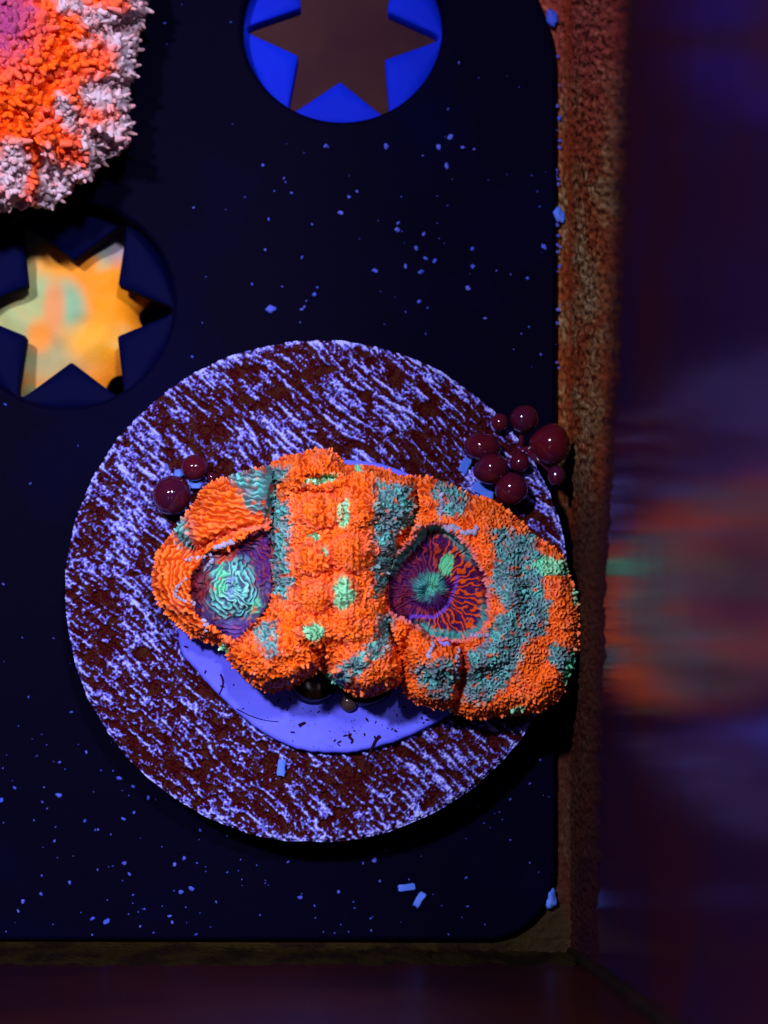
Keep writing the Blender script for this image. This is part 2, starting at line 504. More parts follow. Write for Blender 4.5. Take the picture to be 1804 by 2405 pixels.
# white epoxy pad under the coral
Z_PAD = Z_DISC + .75 * MM
pad_px = [(419, 1478), (426, 1532), (464, 1578), (515, 1634), (594, 1703), (654, 1740), (719, 1763), (803, 1768), (872, 1757), (950, 1733), (1052, 1678), (1110, 1600), (1125, 1480), (1120, 1330), (1075, 1210), (1015, 1142), (960, 1110), (890, 1088), (830, 1080), (760, 1082), (660, 1110), (540, 1190), (460, 1300), (425, 1400)]
pp = catmull(pad_px, 6)
pp = pp + 2.2 * np.stack([noise(pp[:, 0] / 18, pp[:, 1] / 18, 3), noise(pp[:, 0] / 18, pp[:, 1] / 18, 4)], -1)
pl = [tuple(P(u, v, Z_PAD)[:2]) for u, v in pp]
pad = link('epoxy_pad', curve_mesh('epoxy_pad', [pl], Z_DISC - .6 * MM, Z_PAD, .3 * MM, 3), M['pad'])
tag(pad, 'smooth pale blue glue pad between coral and grooved disc', 'glue pad')

# ------------------------------------------------------------------ the main coral
OUT = [(360, 1358), (370, 1306), (392, 1271), (412, 1249), (435, 1211), (459, 1185), (475, 1151), (495, 1137), (539, 1121), (595, 1103), (634, 1094), (658, 1076), (698, 1066), (738, 1059), (770, 1058), (794, 1072), (811, 1093), (833, 1094), (869, 1094), (917, 1110), (961, 1121), (1011, 1122), (1059, 1140), (1110, 1164), (1158, 1177), (1186, 1197), (1234, 1237), (1250, 1256), (1289, 1281), (1327, 1314), (1335, 1350), (1345, 1378), (1355, 1410), (1360, 1450), (1355, 1489), (1360, 1525), (1350, 1548), (1335, 1589), (1319, 1629), (1287, 1658), (1246, 1673), (1198, 1678), (1158, 1682), (1118, 1688), (1078, 1677), (1047, 1662), (1015, 1660), (975, 1650), (953, 1629), (939, 1606), (917, 1617), (865, 1636), (837, 1630), (797, 1611), (772, 1593), (756, 1571), (738, 1577), (706, 1600), (678, 1614), (626, 1621), (595, 1603), (563, 1575), (543, 1555), (527, 1527), (511, 1509), (471, 1500), (439, 1484), (416, 1461), (384, 1429), (364, 1390)]
CEN = [(634, 1094), (645, 1140), (640, 1200), (633, 1260), (636, 1330), (640, 1385), (620, 1440), (585, 1475), (550, 1510), (535, 1545), (563, 1585), (626, 1632), (706, 1612), (750, 1580), (765, 1590), (797, 1620), (865, 1648), (925, 1620), (946, 1600), (945, 1550), (925, 1490), (916, 1440), (912, 1366), (935, 1300), (968, 1245), (985, 1190), (975, 1130), (917, 1100), (869, 1084), (811, 1083), (770, 1048), (698, 1056), (658, 1066)]
ULO = [(451, 1275), (446, 1240), (445, 1205), (470, 1150), (495, 1130), (540, 1113), (640, 1090), (645, 1140), (638, 1200), (630, 1240), (600, 1246), (560, 1250), (520, 1262), (480, 1280)]
SUB = [(955, 1500), (985, 1470), (1030, 1512), (1075, 1520), (1086, 1560), (1080, 1610), (1062, 1662), (1015, 1668), (970, 1655), (945, 1615), (948, 1560)]
OD_L = (549, 1378, 101, 124)
POL_L = None
OD_R = (1027, 1370, 117, 126)

PL_L = [(340 + x * .3978, 1020 + y * .3978) for x, y in [(275, 830), (330, 750), (400, 690), (480, 670), (600, 600), (715, 560), (745, 650), (765, 800), (765, 940), (715, 1030), (630, 1130), (560, 1205), (470, 1190), (400, 1140), (330, 1095), (285, 1010), (265, 920)]]
PL_R = [(800 + x * .3978, 1020 + y * .3978) for x, y in [(470, 575), (540, 535), (640, 565), (720, 640), (785, 730), (840, 830), (866, 950), (860, 1080), (820, 1165), (740, 1205), (640, 1205), (540, 1190), (480, 1150), (400, 1105), (310, 1055), (270, 940), (280, 840), (325, 740), (395, 660)]]
U0, U1, V0, V1, ST = 340, 1376, 1040, 1704, 1.6
gu, gv = np.meshgrid(np.arange(U0, U1, ST), np.arange(V0, V1, ST))
outl = catmull(OUT, 3)

def coral_fields(u, v):
    f = {}
    wu = u + 9 * noise(u / 30, v / 30, 31) + 5 * noise(u / 11, v / 11, 32)
    wv = v + 9 * noise(u / 30, v / 30, 33) + 5 * noise(u / 11, v / 11, 34)
    f['wu'], f['wv'] = wu, wv
    f['d'] = sdf(u, v, outl)
    f['c'] = sdf(u, v, catmull(CEN, 2))
    f['ul'] = sdf(u, v, catmull(ULO, 2))
    f['sub'] = sdf(u, v, catmull(SUB, 2))
    bw = 3.5 * noise(u / 14, v / 14, 35) + 5 * noise(u / 40, v / 40, 36)
    eL = 1 - (sdf(u, v, catmull(PL_L, 3)) + bw) / 92.0
    eR = 1 - (sdf(u, v, catmull(PL_R, 3)) + .5 * bw) / 118.0
    f['eL'], f['eR'] = eL, eR
    f['odL'] = (eL < 1) & (f['c'] < 2) & (f['ul'] < 2)
    f['odR'] = (eR < 1) & (f['c'] < 0)
    return f

CUSH = [(754, 1200, 50, 40), (827, 1298, 52, 42), (735, 1312, 42, 38), (736, 1402, 40, 38), (806, 1394, 34, 44), (733, 1485, 36, 36), (835, 1470, 60, 45), (850, 1180, 40, 55), (665, 1560, 75, 55), (850, 1570, 75, 60), (690, 1110, 60, 40)]

def dome(d, w):
    t = np.clip(d / w, 0, 1)
    return np.sqrt(np.clip(1 - (1 - t) ** 2, 0, 1))

def coral_height(u, v, f):
    """height in mm above the rack"""
    d, c = f['d'], f['c']
    z = 7.0 + 3.3 * dome(d, 55) + .8 * sst(40, 130, d)
    # big right lobe swells outside its oral disc
    ring = np.exp(-((f['eR'] - 1.42) / .34) ** 2)
    z = z + 1.5 * ring * (c < 0) * sst(0, 40, d)
    # lips and cups of the two oral discs
    for e, nm in ((f['eR'], 'R'), (f['eL'], 'L')):
        lip = np.exp(-((e - 1.08) / .10) ** 2)
        z = z + .45 * lip * sst(0, 25, d)
        cup = sst(1.02, .90, e) * 1.1 + sst(.9, .35, e) * .5
        z = z - cup * (1 if nm == 'R' else .8)
    iR = np.hypot(u - 1015, v - 1388) / 47
    iR = iR + .25 * noise(u / 30, v / 30, 55)
    z = z + .35 * sst(1.2, .7, iR) - .35 * sst(.55, 0, iR) + .25 * noise(u / 18, v / 18, 56) * sst(1.3, .8, iR)
    iL = np.hypot((u - 545) / 60, (v - 1385) / 70)
    z = z + .8 * sst(1.1, .5, iL) - .7 * sst(.35, 0, iL)
    # fold of the upper left lobe hanging over the left disc
    zu = 9.0 + 3.6 * dome(f['ul'], 46) + .4 * sst(20, 60, f['ul'])
    zu = np.where(f['ul'] > 0, np.minimum(zu, 6.8 + 5.0 * dome(d, 70)), -1)
    z = np.where(f['ul'] > 0, np.maximum(z, zu), z)
    # small lower right sub-lobe
    z = z + 1.3 * dome(f['sub'], 40) * (f['sub'] > 0) - 1.0 * np.exp(-(f['sub'] / 9) ** 2) * sst(-2, 20, d)
    # seams
    z = z - 1.3 * np.exp(-(pline(u, v, [(405, 1250), (445, 1282), (475, 1300)]) / 10) ** 2)
    z = z - .9 * np.exp(-(pline(u, v, [(1078, 1515), (1094, 1560), (1085, 1625), (1070, 1680)]) / 7) ** 2)
    # central body, quilted in two columns
    zc = 8.6 + 5.0 * dome(c, 62) + 1.2 * sst(45, 110, c)
    q = np.zeros_like(u)
    for (a, b, rx, ry) in CUSH:
        e = np.hypot((u - a) / rx, (v - b) / ry)
        q = np.maximum(q, np.sqrt(np.clip(1.15 - e * e, 0, 1)))
    zc = zc + .75 * (q - .5)
    zc = zc - .55 * np.exp(-((u - (775 + 6 * np.sin(v / 50))) / 7) ** 2) * sst(1150, 1200, v) * sst(1470, 1420, v)
    zc = zc - 2.2 * np.exp(-((u - 757) / 16) ** 2) * sst(1505, 1570, v)
    slot = np.hypot((u - 757) / 44, (v - 1128 + 5 * ((u - 757) / 40) ** 2 - 3) / 15)
    zc = zc - .6 * sst(1.15, .7, slot) + .5 * np.exp(-((slot - 1.3) / .2) ** 2)
    zc = np.where(c > 0, np.minimum(zc, 7.0 + 8.2 * dome(d, 75)), -1)
    k = sst(-4, 8, c)
    z = np.where(c > 0, np.maximum(z * (1 - k) + zc * k, zc * k), z)
    z = z + .30 * fbm(u / 55, v / 55, 51, 2)
    return z

ORG = np.array([1.0, .172, .003]); ORD = np.array([.70, .085, .003]); PNK = np.array([.97, .19, .075]); TEA = np.array([.065, .250, .260]); TEB = np.array([.045, .46, .40])
MNT = np.array([.13, .78, .36]); PUR = np.array([.040, .006, .075]); PLM = np.array([.10, .008, .035]); VIO = np.array([.13, .05, .55]); LAV = np.array([.42, .40, .72]); GRY = np.array([.13, .15, .19])

def mixc(col, c, m):
    return col + (np.asarray(c) - col) * m[..., None]

def ell(u, v, cx, cy, rx, ry, soft=.35, rot=0.0):
    a = math.radians(rot); x = u - cx; y = v - cy
    x, y = x * math.cos(a) + y * math.sin(a), -x * math.sin(a) + y * math.cos(a)
    e = np.hypot(x / rx, y / ry)
    return sst(1 + soft, 1 - soft, e)

def box(u, v, x0, x1, y0, y1, s=5):
    return sst(-s, s, u - x0) * sst(-s, s, x1 - u) * sst(-s, s, v - y0) * sst(-s, s, y1 - v)

def z2(pts): return [(800 + x * .3978, 1020 + y * .3978) for x, y in pts]
def z1(pts): return [(340 + x * .3978, 1020 + y * .3978) for x, y in pts]

TEAL_POLY = [
    z2([(900, 570), (1120, 620), (1160, 740), (1170, 850), (1215, 1000), (1180, 1150), (1060, 1230), (1000, 1440), (840, 1560), (745, 1560), (750, 1310), (880, 1230), (900, 1130), (965, 1060), (965, 950), (880, 900), (935, 780)]),
    z2([(430, 1370), (660, 1330), (670, 1470), (620, 1570), (520, 1530)]),
    z2([(590, 290), (720, 320), (760, 420), (700, 480), (590, 470), (540, 330)]),
    z2([(1270, 1230), (1390, 1290), (1360, 1420), (1290, 1400), (1230, 1300)]),
    z1([(490, 250), (640, 215), (850, 195), (790, 270), (750, 440), (650, 470), (590, 400), (560, 320)]),
    z1([(180, 560), (250, 480), (270, 560), (300, 680), (230, 690), (190, 640)]),
    z1([(745, 380), (845, 400), (860, 560), (850, 760), (870, 860), (830, 980), (760, 940), (740, 760), (735, 560)]),
    z1([(1370, 290), (1560, 300), (1600, 450), (1590, 540), (1480, 560), (1490, 660), (1420, 900), (1350, 960), (1360, 760), (1350, 560)]),
    z1([(650, 1150), (770, 1100), (790, 1290), (740, 1310), (680, 1250)]),
    z1([(1400, 1080), (1460, 1100), (1440, 1260), (1350, 1320), (1300, 1260), (1370, 1200)]),
    z1([(1180, 1330), (1290, 1290), (1320, 1370), (1240, 1440), (1160, 1470), (1130, 1440)]),
]
MINT_SPOT = [(806, 1394, 27, 40, 0), (735, 1484, 24, 22, 25), (757, 1126, 42, 12, -6), (809, 1209, 11, 36, 6), (838, 1102, 9, 9, 0), (765, 1293, 8, 10, 0), (785, 1600, 26, 12, 35), (738, 1262, 16, 6, 10),
             (1297, 1332, 42, 22, 10), (1352, 1400, 10, 24, 0), (1338, 1558, 12, 30, 10), (1218, 1668, 26, 9, -15), (1055, 1668, 10, 7, 0), (526, 1530, 7, 18, -20), (1330, 1590, 14, 12, 0)]

def coral_color(u, v, f):
    wu, wv = f['wu'], f['wv']
    n1 = fbm(u / 40, v / 40, 61, 2); n2 = noise(u / 11, v / 11, 62)
    col = np.empty(u.shape + (3,)); col[:] = ORG
    col = mixc(col, ORD, .55 * sst(.0, .8, n1 + .5 * n2))
    col = mixc(col, PNK, .65 * sst(.1, .7, -n1 + .4 * n2))
    for k, pl_ in enumerate(TEAL_POLY):
        s = sdf(wu, wv, pl_)
        m = .95 * sst(-9, 10, s + (11 if k == 0 else 4) + 8 * n2)
        t = TEA + (TEB - TEA) * sst(-.3, .6, noise(u / 26, v / 26, 70 + k))[..., None]
        t = mixc(t, GRY, .6 * sst(.1, .6, noise(u / 33, v / 33, 90 + k)))
        col = mixc(col, t, m)
        # stray orange flecks inside
        col = mixc(col, ORD, m * .75 * sst(.30, .65, noise(u / 17, v / 17, 110 + k)))
    for (a, b, rx, ry, ro) in MINT_SPOT:
        col = mixc(col, MNT, .9 * ell(wu, wv, a, b, rx, ry, .25, ro))
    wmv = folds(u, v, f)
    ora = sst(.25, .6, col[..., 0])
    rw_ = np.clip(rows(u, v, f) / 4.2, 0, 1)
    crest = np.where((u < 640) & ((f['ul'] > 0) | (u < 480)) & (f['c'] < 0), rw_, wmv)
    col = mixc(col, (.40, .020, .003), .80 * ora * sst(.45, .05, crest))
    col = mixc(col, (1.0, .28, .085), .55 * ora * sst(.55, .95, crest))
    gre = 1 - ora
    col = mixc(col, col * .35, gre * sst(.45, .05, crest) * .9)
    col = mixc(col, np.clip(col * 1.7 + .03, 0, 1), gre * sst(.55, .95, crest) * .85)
    # pinkish rims of the quilted cushions
    for (a, b, rx, ry) in CUSH[:5]:
        e = np.hypot((u - a) / rx, (v - b) / ry)
        col = mixc(col, PNK, .6 * np.exp(-((e - 1.02) / .12) ** 2) * (f['c'] > 20))
    # the groove strand of the lower right lobe
    col = mixc(col, (.75, .07, .012), .9 * sst(9, 4, pline(u, v, [(1084, 1520), (1097, 1560), (1088, 1620), (1068, 1650)])))
    # lips
    lipR = np.exp(-((f['eR'] - 1.03) / .035) ** 2) * (f['c'] < 0)
    col = mixc(col, (.55, .25, .38), .55 * lipR)
    lipL = np.exp(-((f['ul'] - 5) / 5.) ** 2) * (v > 1225)
    col = mixc(col, PNK * .9 + .06, .8 * lipL)
    # ---- right oral disc
    x = u - 1015; y = v - 1388
    th = np.arctan2(y, x); r = np.hypot(x, y)
    st = np.sin(th * 38 + 4.5 * noise(th * 5, r / 26, 131) + 2.2 * noise(u / 11, v / 11, 132)) + .5 * noise(u / 5, v / 5, 134)
    o = np.empty_like(col); o[:] = PUR
    o = mixc(o, PLM, .8 * sst(-.2, .5, noise(u / 30, v / 30, 133)))
    side = sst(-.6, .5, np.cos(th - .25)) * sst(.35, .5, r / 100)
    o = mixc(o, (.62, .075, .006), sst(-.05, .55, st) * np.clip(.20 + .95 * side, 0, 1) * sst(38, 58, r + 14 * noise(th * 2, r * 0, 135)) * sst(1.02, .88, f['eR'] + .05 * n2))
    o = mixc(o, TEB * .8, .7 * ell(wu, wv, 1008, 1378, 36, 32, .4))
    o = mixc(o, MNT * .7, .6 * ell(wu, wv, 1018, 1372, 15, 24, .5, 20))
    o = mixc(o, PUR, .8 * ell(wu, wv, 1030, 1415, 30, 15, .4))
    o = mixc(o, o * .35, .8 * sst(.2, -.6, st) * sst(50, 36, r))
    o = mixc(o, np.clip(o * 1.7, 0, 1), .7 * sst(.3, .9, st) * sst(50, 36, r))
    o = mixc(o, MNT * .85, .9 * ell(wu, wv, 1049, 1326, 12, 32, .25, 14))
    top = sst(.82, .97, f['eR'] + .06 * n2) * sst(.2, .65, -np.sin(np.arctan2(v - OD_R[1], u - OD_R[0]) + .15))
    o = mixc(o, (.09, .55, .48), .9 * top)
    bot = sst(.80, .95, f['eR'] + .06 * n2) * sst(.55, .9, np.sin(np.arctan2(v - OD_R[1], u - OD_R[0]) + .35))
    o = mixc(o, (.08, .50, .42), .85 * bot)
    o = mixc(o, (.16, .07, .60), .75 * sst(6, 2, pline(u, v, [(1075, 1355), (1062, 1400), (1045, 1430), (1022, 1450), (968, 1446), (960, 1465)])))
    o = mixc(o, TEB * .7, .6 * ell(wu, wv, 1042, 1488, 26, 10, .4))
    m = sst(1.015, .985, f['eR']) * (f['c'] < 0)
    col = mixc(col, o, m)
    # ---- left oral disc
    x = u - 545; y = v - 1382
    th = np.arctan2(y, x); r = np.hypot(x, y)
    st = swirl(u, v)
    o = np.empty_like(col); o[:] = PUR * 1.3
    o = mixc(o, (.36, .035, .012), .8 * sst(.1, .6, noise(u / 16, v / 16, 143) + .3 * st) )
    o = mixc(o, (.10, .16, .30), .7 * sst(.05, .5, noise(u / 22, v / 22, 149)))
    o = mixc(o, TEB, .9 * ell(wu, wv, 548, 1385, 68, 72, .35) * (.55 + .45 * sst(-.5, .5, st)))
    o = mixc(o, (.12, .62, .50), .85 * ell(wu, wv, 546, 1384, 46, 52, .5) * sst(-.7, .4, st + n2))
    o = mixc(o, (.40, .85, .75), .7 * ell(wu, wv, 546, 1384, 50, 56, .5) * sst(.35, .9, st))
    o = mixc(o, MNT, .8 * ell(wu, wv, 520, 1365, 16, 40, .4, 15))
    o = mixc(o, MNT, .8 * ell(wu, wv, 602, 1422, 14, 22, .4, 35))
    o = mixc(o, (.05, .03, .12), .75 * sst(.0, -.7, st + .4 * n2))
    o = mixc(o, (.60, .07, .02), .8 * sst(.35, .6, noise(u / 19, v / 19, 147)) * (1 - ell(wu, wv, 550, 1384, 40, 46, .5)))
    o = mixc(o, (.22, .30, .62), .8 * ell(wu, wv, 540, 1380, 10, 24, .4))
    o = mixc(o, (.075, .012, .16), .75 * ell(wu, wv, 617, 1330, 20, 75, .4))
    o = mixc(o, (.22, .04, .012), .6 * sst(.3, .8, st) * ell(wu, wv, 615, 1330, 26, 80, .4))
    o = mixc(o, (.16, .012, .022), .85 * ell(wu, wv, 470, 1376, 26, 40, .3))
    o = mixc(o, (.12, .07, .33), .75 * ell(wu, wv, 565, 1478, 40, 22, .5))
    o = mixc(o, (.55, .06, .01), .7 * ell(wu, wv, 530, 1300, 18, 30, .4, 50))
    m = sst(1.015, .985, f['eL']) * (f['c'] < 2) * (f['ul'] < 2)
    col = mixc(col, o, m)
    return np.clip(col, 0.001, 1)

def tuber(u, v, cs=13.0, seed=400):
    """little ring-shaped tubercles: 1 on the ring, 0 in the pit and between; also returns the pit mask"""
    ix = np.floor(u / cs); iy = np.floor(v / cs); f1 = np.full(u.shape, 1e9)
    for dx in (-1, 0, 1):
        for dy in (-1, 0, 1):
            a = _hash(ix + dx, iy + dy, seed) / 4294967296.0; b = _hash(ix + dx, iy + dy, seed + 7) / 4294967296.0
            f1 = np.minimum(f1, np.hypot(u - (ix + dx + .15 + .7 * a) * cs, v - (iy + dy + .15 + .7 * b) * cs))
    return np.exp(-((f1 - 4.6) / 1.7) ** 2), np.exp(-(f1 / 2.6) ** 2)

def folds(u, v, f):
    w_ = worm(u, v)
    r_, p_ = tuber(u + 3 * noise(u / 9, v / 9, 175), v + 3 * noise(u / 9, v / 9, 176))
    k = sst(-.25, .2, noise(u / 60, v / 60, 177) + .35 * (u > 1080) - .1)
    return w_ * (1 - k) + np.clip(r_ + .15 - .3 * p_, 0, 1) * k

def worm(u, v):
    """meandering little folds, 0 in the pits and 1 on the crests"""
    a = u + 5 * noise(u / 17, v / 17, 171); b = v + 5 * noise(u / 17, v / 17, 172)
    n = noise(a / 12.5, b / 12.5, 173) + .35 * noise(a / 6.5, b / 6.5, 174)
    return np.clip(1 - np.abs(n) * 2.6, 0, 1)

def swirl(u, v):
    x = u - 541; y = v - 1385; r = np.hypot(x, y * .9) + 9 * noise(u / 26, v / 26, 181); th = np.arctan2(y, x)
    ringy = np.sin(r / 1.75 + 2.4 * noise(u / 13, v / 13, 182))
    rad = np.sin(th * 22 + 4 * noise(th * 4, r / 22, 183) + 2 * noise(u / 10, v / 10, 184))
    k = sst(-.2, .3, noise(u / 48, v / 48, 185) + .25)
    return ringy * k + rad * (1 - k)

def rows(u, v, f):
    """wavy rows of tiny folds on the left lobes (normal displacement, px)"""
    left = sst(640, 600, u)
    ph = np.where(f['ul'] > 0, (v - .12 * u) / 13.0, f['d'] / 12.0) * 2 * math.pi
    ph = ph + 2.8 * noise(u / 15, v / 12, 151) + 2.2 * noise(u / 34, v / 34, 152)
    return left * (.5 + .5 * np.sin(ph)) ** 2 * 5.0 * sst(-.75, .25, noise(u / 17, v / 12, 153) + .1)

def build_coral():
    u, v = gu, gv
    f = coral_fields(u, v)
    keep = f['d'] > -1.0
    z = coral_height(u, v, f) * MM
    p = P(u, v, z)
    # normals
    du = np.gradient(p, axis=1); dv = np.gradient(p, axis=0)
    nr = np.cross(dv, du); nr /= np.linalg.norm(nr, axis=-1, keepdims=True) + 1e-12
    if nr[..., 2].mean() < 0: nr = -nr
    oral = f['odL'] | f['odR']
    rw = rows(u, v, f) * (~oral)
    wm_ = folds(u, v, f)
    rough = np.where(u < 640, np.where((f['ul'] > 0) | ((u < 480) & (f['c'] < 0)), .25, 1), 1) * (wm_ * 6.5 - 2.0) + 1.0 * noise(u / 5, v / 5, 162)
    calm = np.zeros_like(u)
    for (a_, b_, rx_, ry_) in CUSH[:5]:
        calm = np.maximum(calm, (f['c'] > 20) * sst(1.05, .8, np.hypot((u - a_) / rx_, (v - b_) / ry_)))
    rough = rough * (1 - .65 * calm)
    # fine vertical pleats on the cushions
    pleat = 1.6 * np.sin(u / 2.3 + 2 * noise(u / 20, v / 30, 163)) * (f['c'] > 35)
    x = u - 1015; y = v - 1388; th = np.arctan2(y, x)
    pl_r = 2.6 * np.sin(th * 38 + 4.5 * noise(th * 5, np.hypot(x, y) / 26, 131) + 2.2 * noise(u / 11, v / 11, 132)) * sst(4, 30, np.hypot(x, y))
    x = u - 545; y = v - 1382; th2 = np.arctan2(y, x)
    pl_l = 3.4 * swirl(u, v)
    disp = np.where(oral, np.where(f['odR'], pl_r, pl_l + 1.6 * noise(u / 9, v / 9, 164)), rw + rough + pleat)
    p = p + nr * (disp / SC)[..., None]
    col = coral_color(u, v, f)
    reg = np.zeros(u.shape, int)
    reg[f['ul'] > 0] = 1
    reg[(f['sub'] > 0)] = 2
    reg[(f['eR'] < 2.3) & (u > 930) & (f['sub'] <= 0)] = 3
    reg[u > 1010] = np.where(reg[u > 1010] == 2, 2, 3)
    reg[f['c'] > 0] = 4
    reg[f['odL']] = 5
    reg[f['odR']] = 6
    ny, nx = u.shape
    ii = np.arange(ny - 1)[:, None] * nx + np.arange(nx - 1)[None, :]
    kf = keep[:-1, :-1] & keep[1:, :-1] & keep[:-1, 1:] & keep[1:, 1:]
    q = np.stack([ii + nx, ii + nx + 1, ii + 1, ii], -1)[kf]
    fr = reg[:-1, :-1][kf]
    root = thing('coral', 'orange and teal coral with two purple mouth discs on the grooved frag disc', 'coral', P(800, 1400, Z_PAD))
    names = {0: 'polyp_wall', 1: 'folded_lobe', 2: 'small_lobe', 3: 'polyp_wall', 4: 'quilted_ridge', 5: 'oral_disc', 6: 'oral_disc'}
    labels = {0: 'orange crescent wall with wavy rows', 1: 'orange fold with teal patch hanging over the mouth disc', 2: 'small teal lobe with orange rim', 3: 'broad teal and orange ring lobe', 4: 'raised orange quilted ridge with mint squares', 5: 'mint centred purple mouth disc', 6: 'dark purple mouth disc with orange rays'}
    pf = p.reshape(-1, 3); cf = col.reshape(-1, 3)
    for k in names:
        qq = q[fr == k]
        if not len(qq): continue
        used = np.unique(qq); rem = np.full(len(pf), -1); rem[used] = np.arange(len(used))
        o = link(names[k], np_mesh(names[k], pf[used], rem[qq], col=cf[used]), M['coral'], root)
        o['label'] = labels[k]
    # underside: boundary tucked in and down to the pad
    e = np.concatenate([q[:, [0, 1]], q[:, [1, 2]], q[:, [2, 3]], q[:, [3, 0]]])
    key = np.sort(e, 1); kk = key[:, 0].astype(np.int64) * len(pf) + key[:, 1]
    uq, inv, cnt = np.unique(kk, return_inverse=True, return_counts=True)
    be = e[cnt[inv] == 1]
    bv = np.unique(be); rem = np.full(len(pf), -1); rem[bv] = np.arange(len(bv))
    bu = u.reshape(-1)[bv]; bw = v.reshape(-1)[bv]; h = 2.0
    gx = (sdf(bu + h, bw, outl) - sdf(bu - h, bw, outl)); gy = (sdf(bu, bw + h, outl) - sdf(bu, bw - h, outl))
    g = np.hypot(gx, gy) + 1e-9
    r0 = pf[bv]
    r1 = P(bu + gx / g * 12, bw + gy / g * 12, 6.4 * MM); r2 = P(bu + gx / g * 30, bw + gy / g * 30, 6.0 * MM); r3 = P(bu + gx / g * 36, bw + gy / g * 36, Z_DISC - .1 * MM)
    nb = len(bv); VV = np.concatenate([r0, r1, r2, r3])
    qs = np.concatenate([np.stack([rem[be[:, 1]] + j * nb, rem[be[:, 0]] + j * nb, rem[be[:, 0]] + (j + 1) * nb, rem[be[:, 1]] + (j + 1) * nb], -1) for j in range(3)])
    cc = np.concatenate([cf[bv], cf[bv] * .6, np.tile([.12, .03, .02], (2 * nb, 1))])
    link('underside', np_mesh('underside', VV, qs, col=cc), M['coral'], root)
    return root, p, nr, col, f

# nub shape
def nub_template(n=7):
    prof = [(1.2, -.3), (.88, .25), (.74, .62), (.48, .90)]
    V = []
    for r, h in prof:
        for k in range(n):
            a = 2 * math.pi * k / n
            V.append((r * math.cos(a), r * math.sin(a), h))
    V.append((0, 0, 1.0))
    q = []; t = []
    for j in range(len(prof) - 1):
        for k in range(n):
            q.append((j * n + k, j * n + (k + 1) % n, (j + 1) * n + (k + 1) % n, (j + 1) * n + k))
    b = (len(prof) - 1) * n
    for k in range(n): t.append((b + k, b + (k + 1) % n, len(V) - 1))
    return np.array(V), np.array(q), np.array(t)
NV, NQ, NT = nub_template()

def nubs(name, pos, nrm, rad, hgt, col, tipcol, parent, m, lean=.35):
    n = len(pos)
    ax = nrm + lean * rng.normal(size=(n, 3)) * .6
    ax /= np.linalg.norm(ax, axis=1, keepdims=True)
    ref = np.tile([.37, .61, .2], (n, 1))
    a = np.cross(ax, ref); a /= np.linalg.norm(a, axis=1, keepdims=True); b = np.cross(ax, a)
    bend = rng.normal(size=(n, 1, 3)) * .25
    el = 1 + .3 * rng.random((n, 1, 1))
    t = NV[None, :, :]
    hv = np.clip(t[..., 2:3], 0, 1)
    V = pos[:, None, :] + rad[:, None, None] * (a[:, None, :] * t[..., 0:1] * el + b[:, None, :] * t[..., 1:2]) + ax[:, None, :] * hgt[:, None, None] * t[..., 2:3] + bend * hv ** 2 * rad[:, None, None]
    k = np.clip((NV[:, 2] - .35) / .6, 0, 1)[None, :, None]
    c = col[:, None, :] * (1 - k) + tipcol[:, None, :] * k
    off = (np.arange(n) * len(NV))[:, None, None]
    o = link(name, np_mesh(name, V.reshape(-1, 3), (NQ[None] + off).reshape(-1, 4), (NT[None] + off).reshape(-1, 3), col=np.clip(c, 0, 1).reshape(-1, 3)), m, parent)
    return kind(o, 'stuff')

def grid_sample(arr, u, v):
    i = np.clip(((v - V0) / ST).round().astype(int), 0, arr.shape[0] - 1)
    j = np.clip(((u - U0) / ST).round().astype(int), 0, arr.shape[1] - 1)
    return arr[i, j]

coral, cp, cn, ccol, cf_ = build_coral()

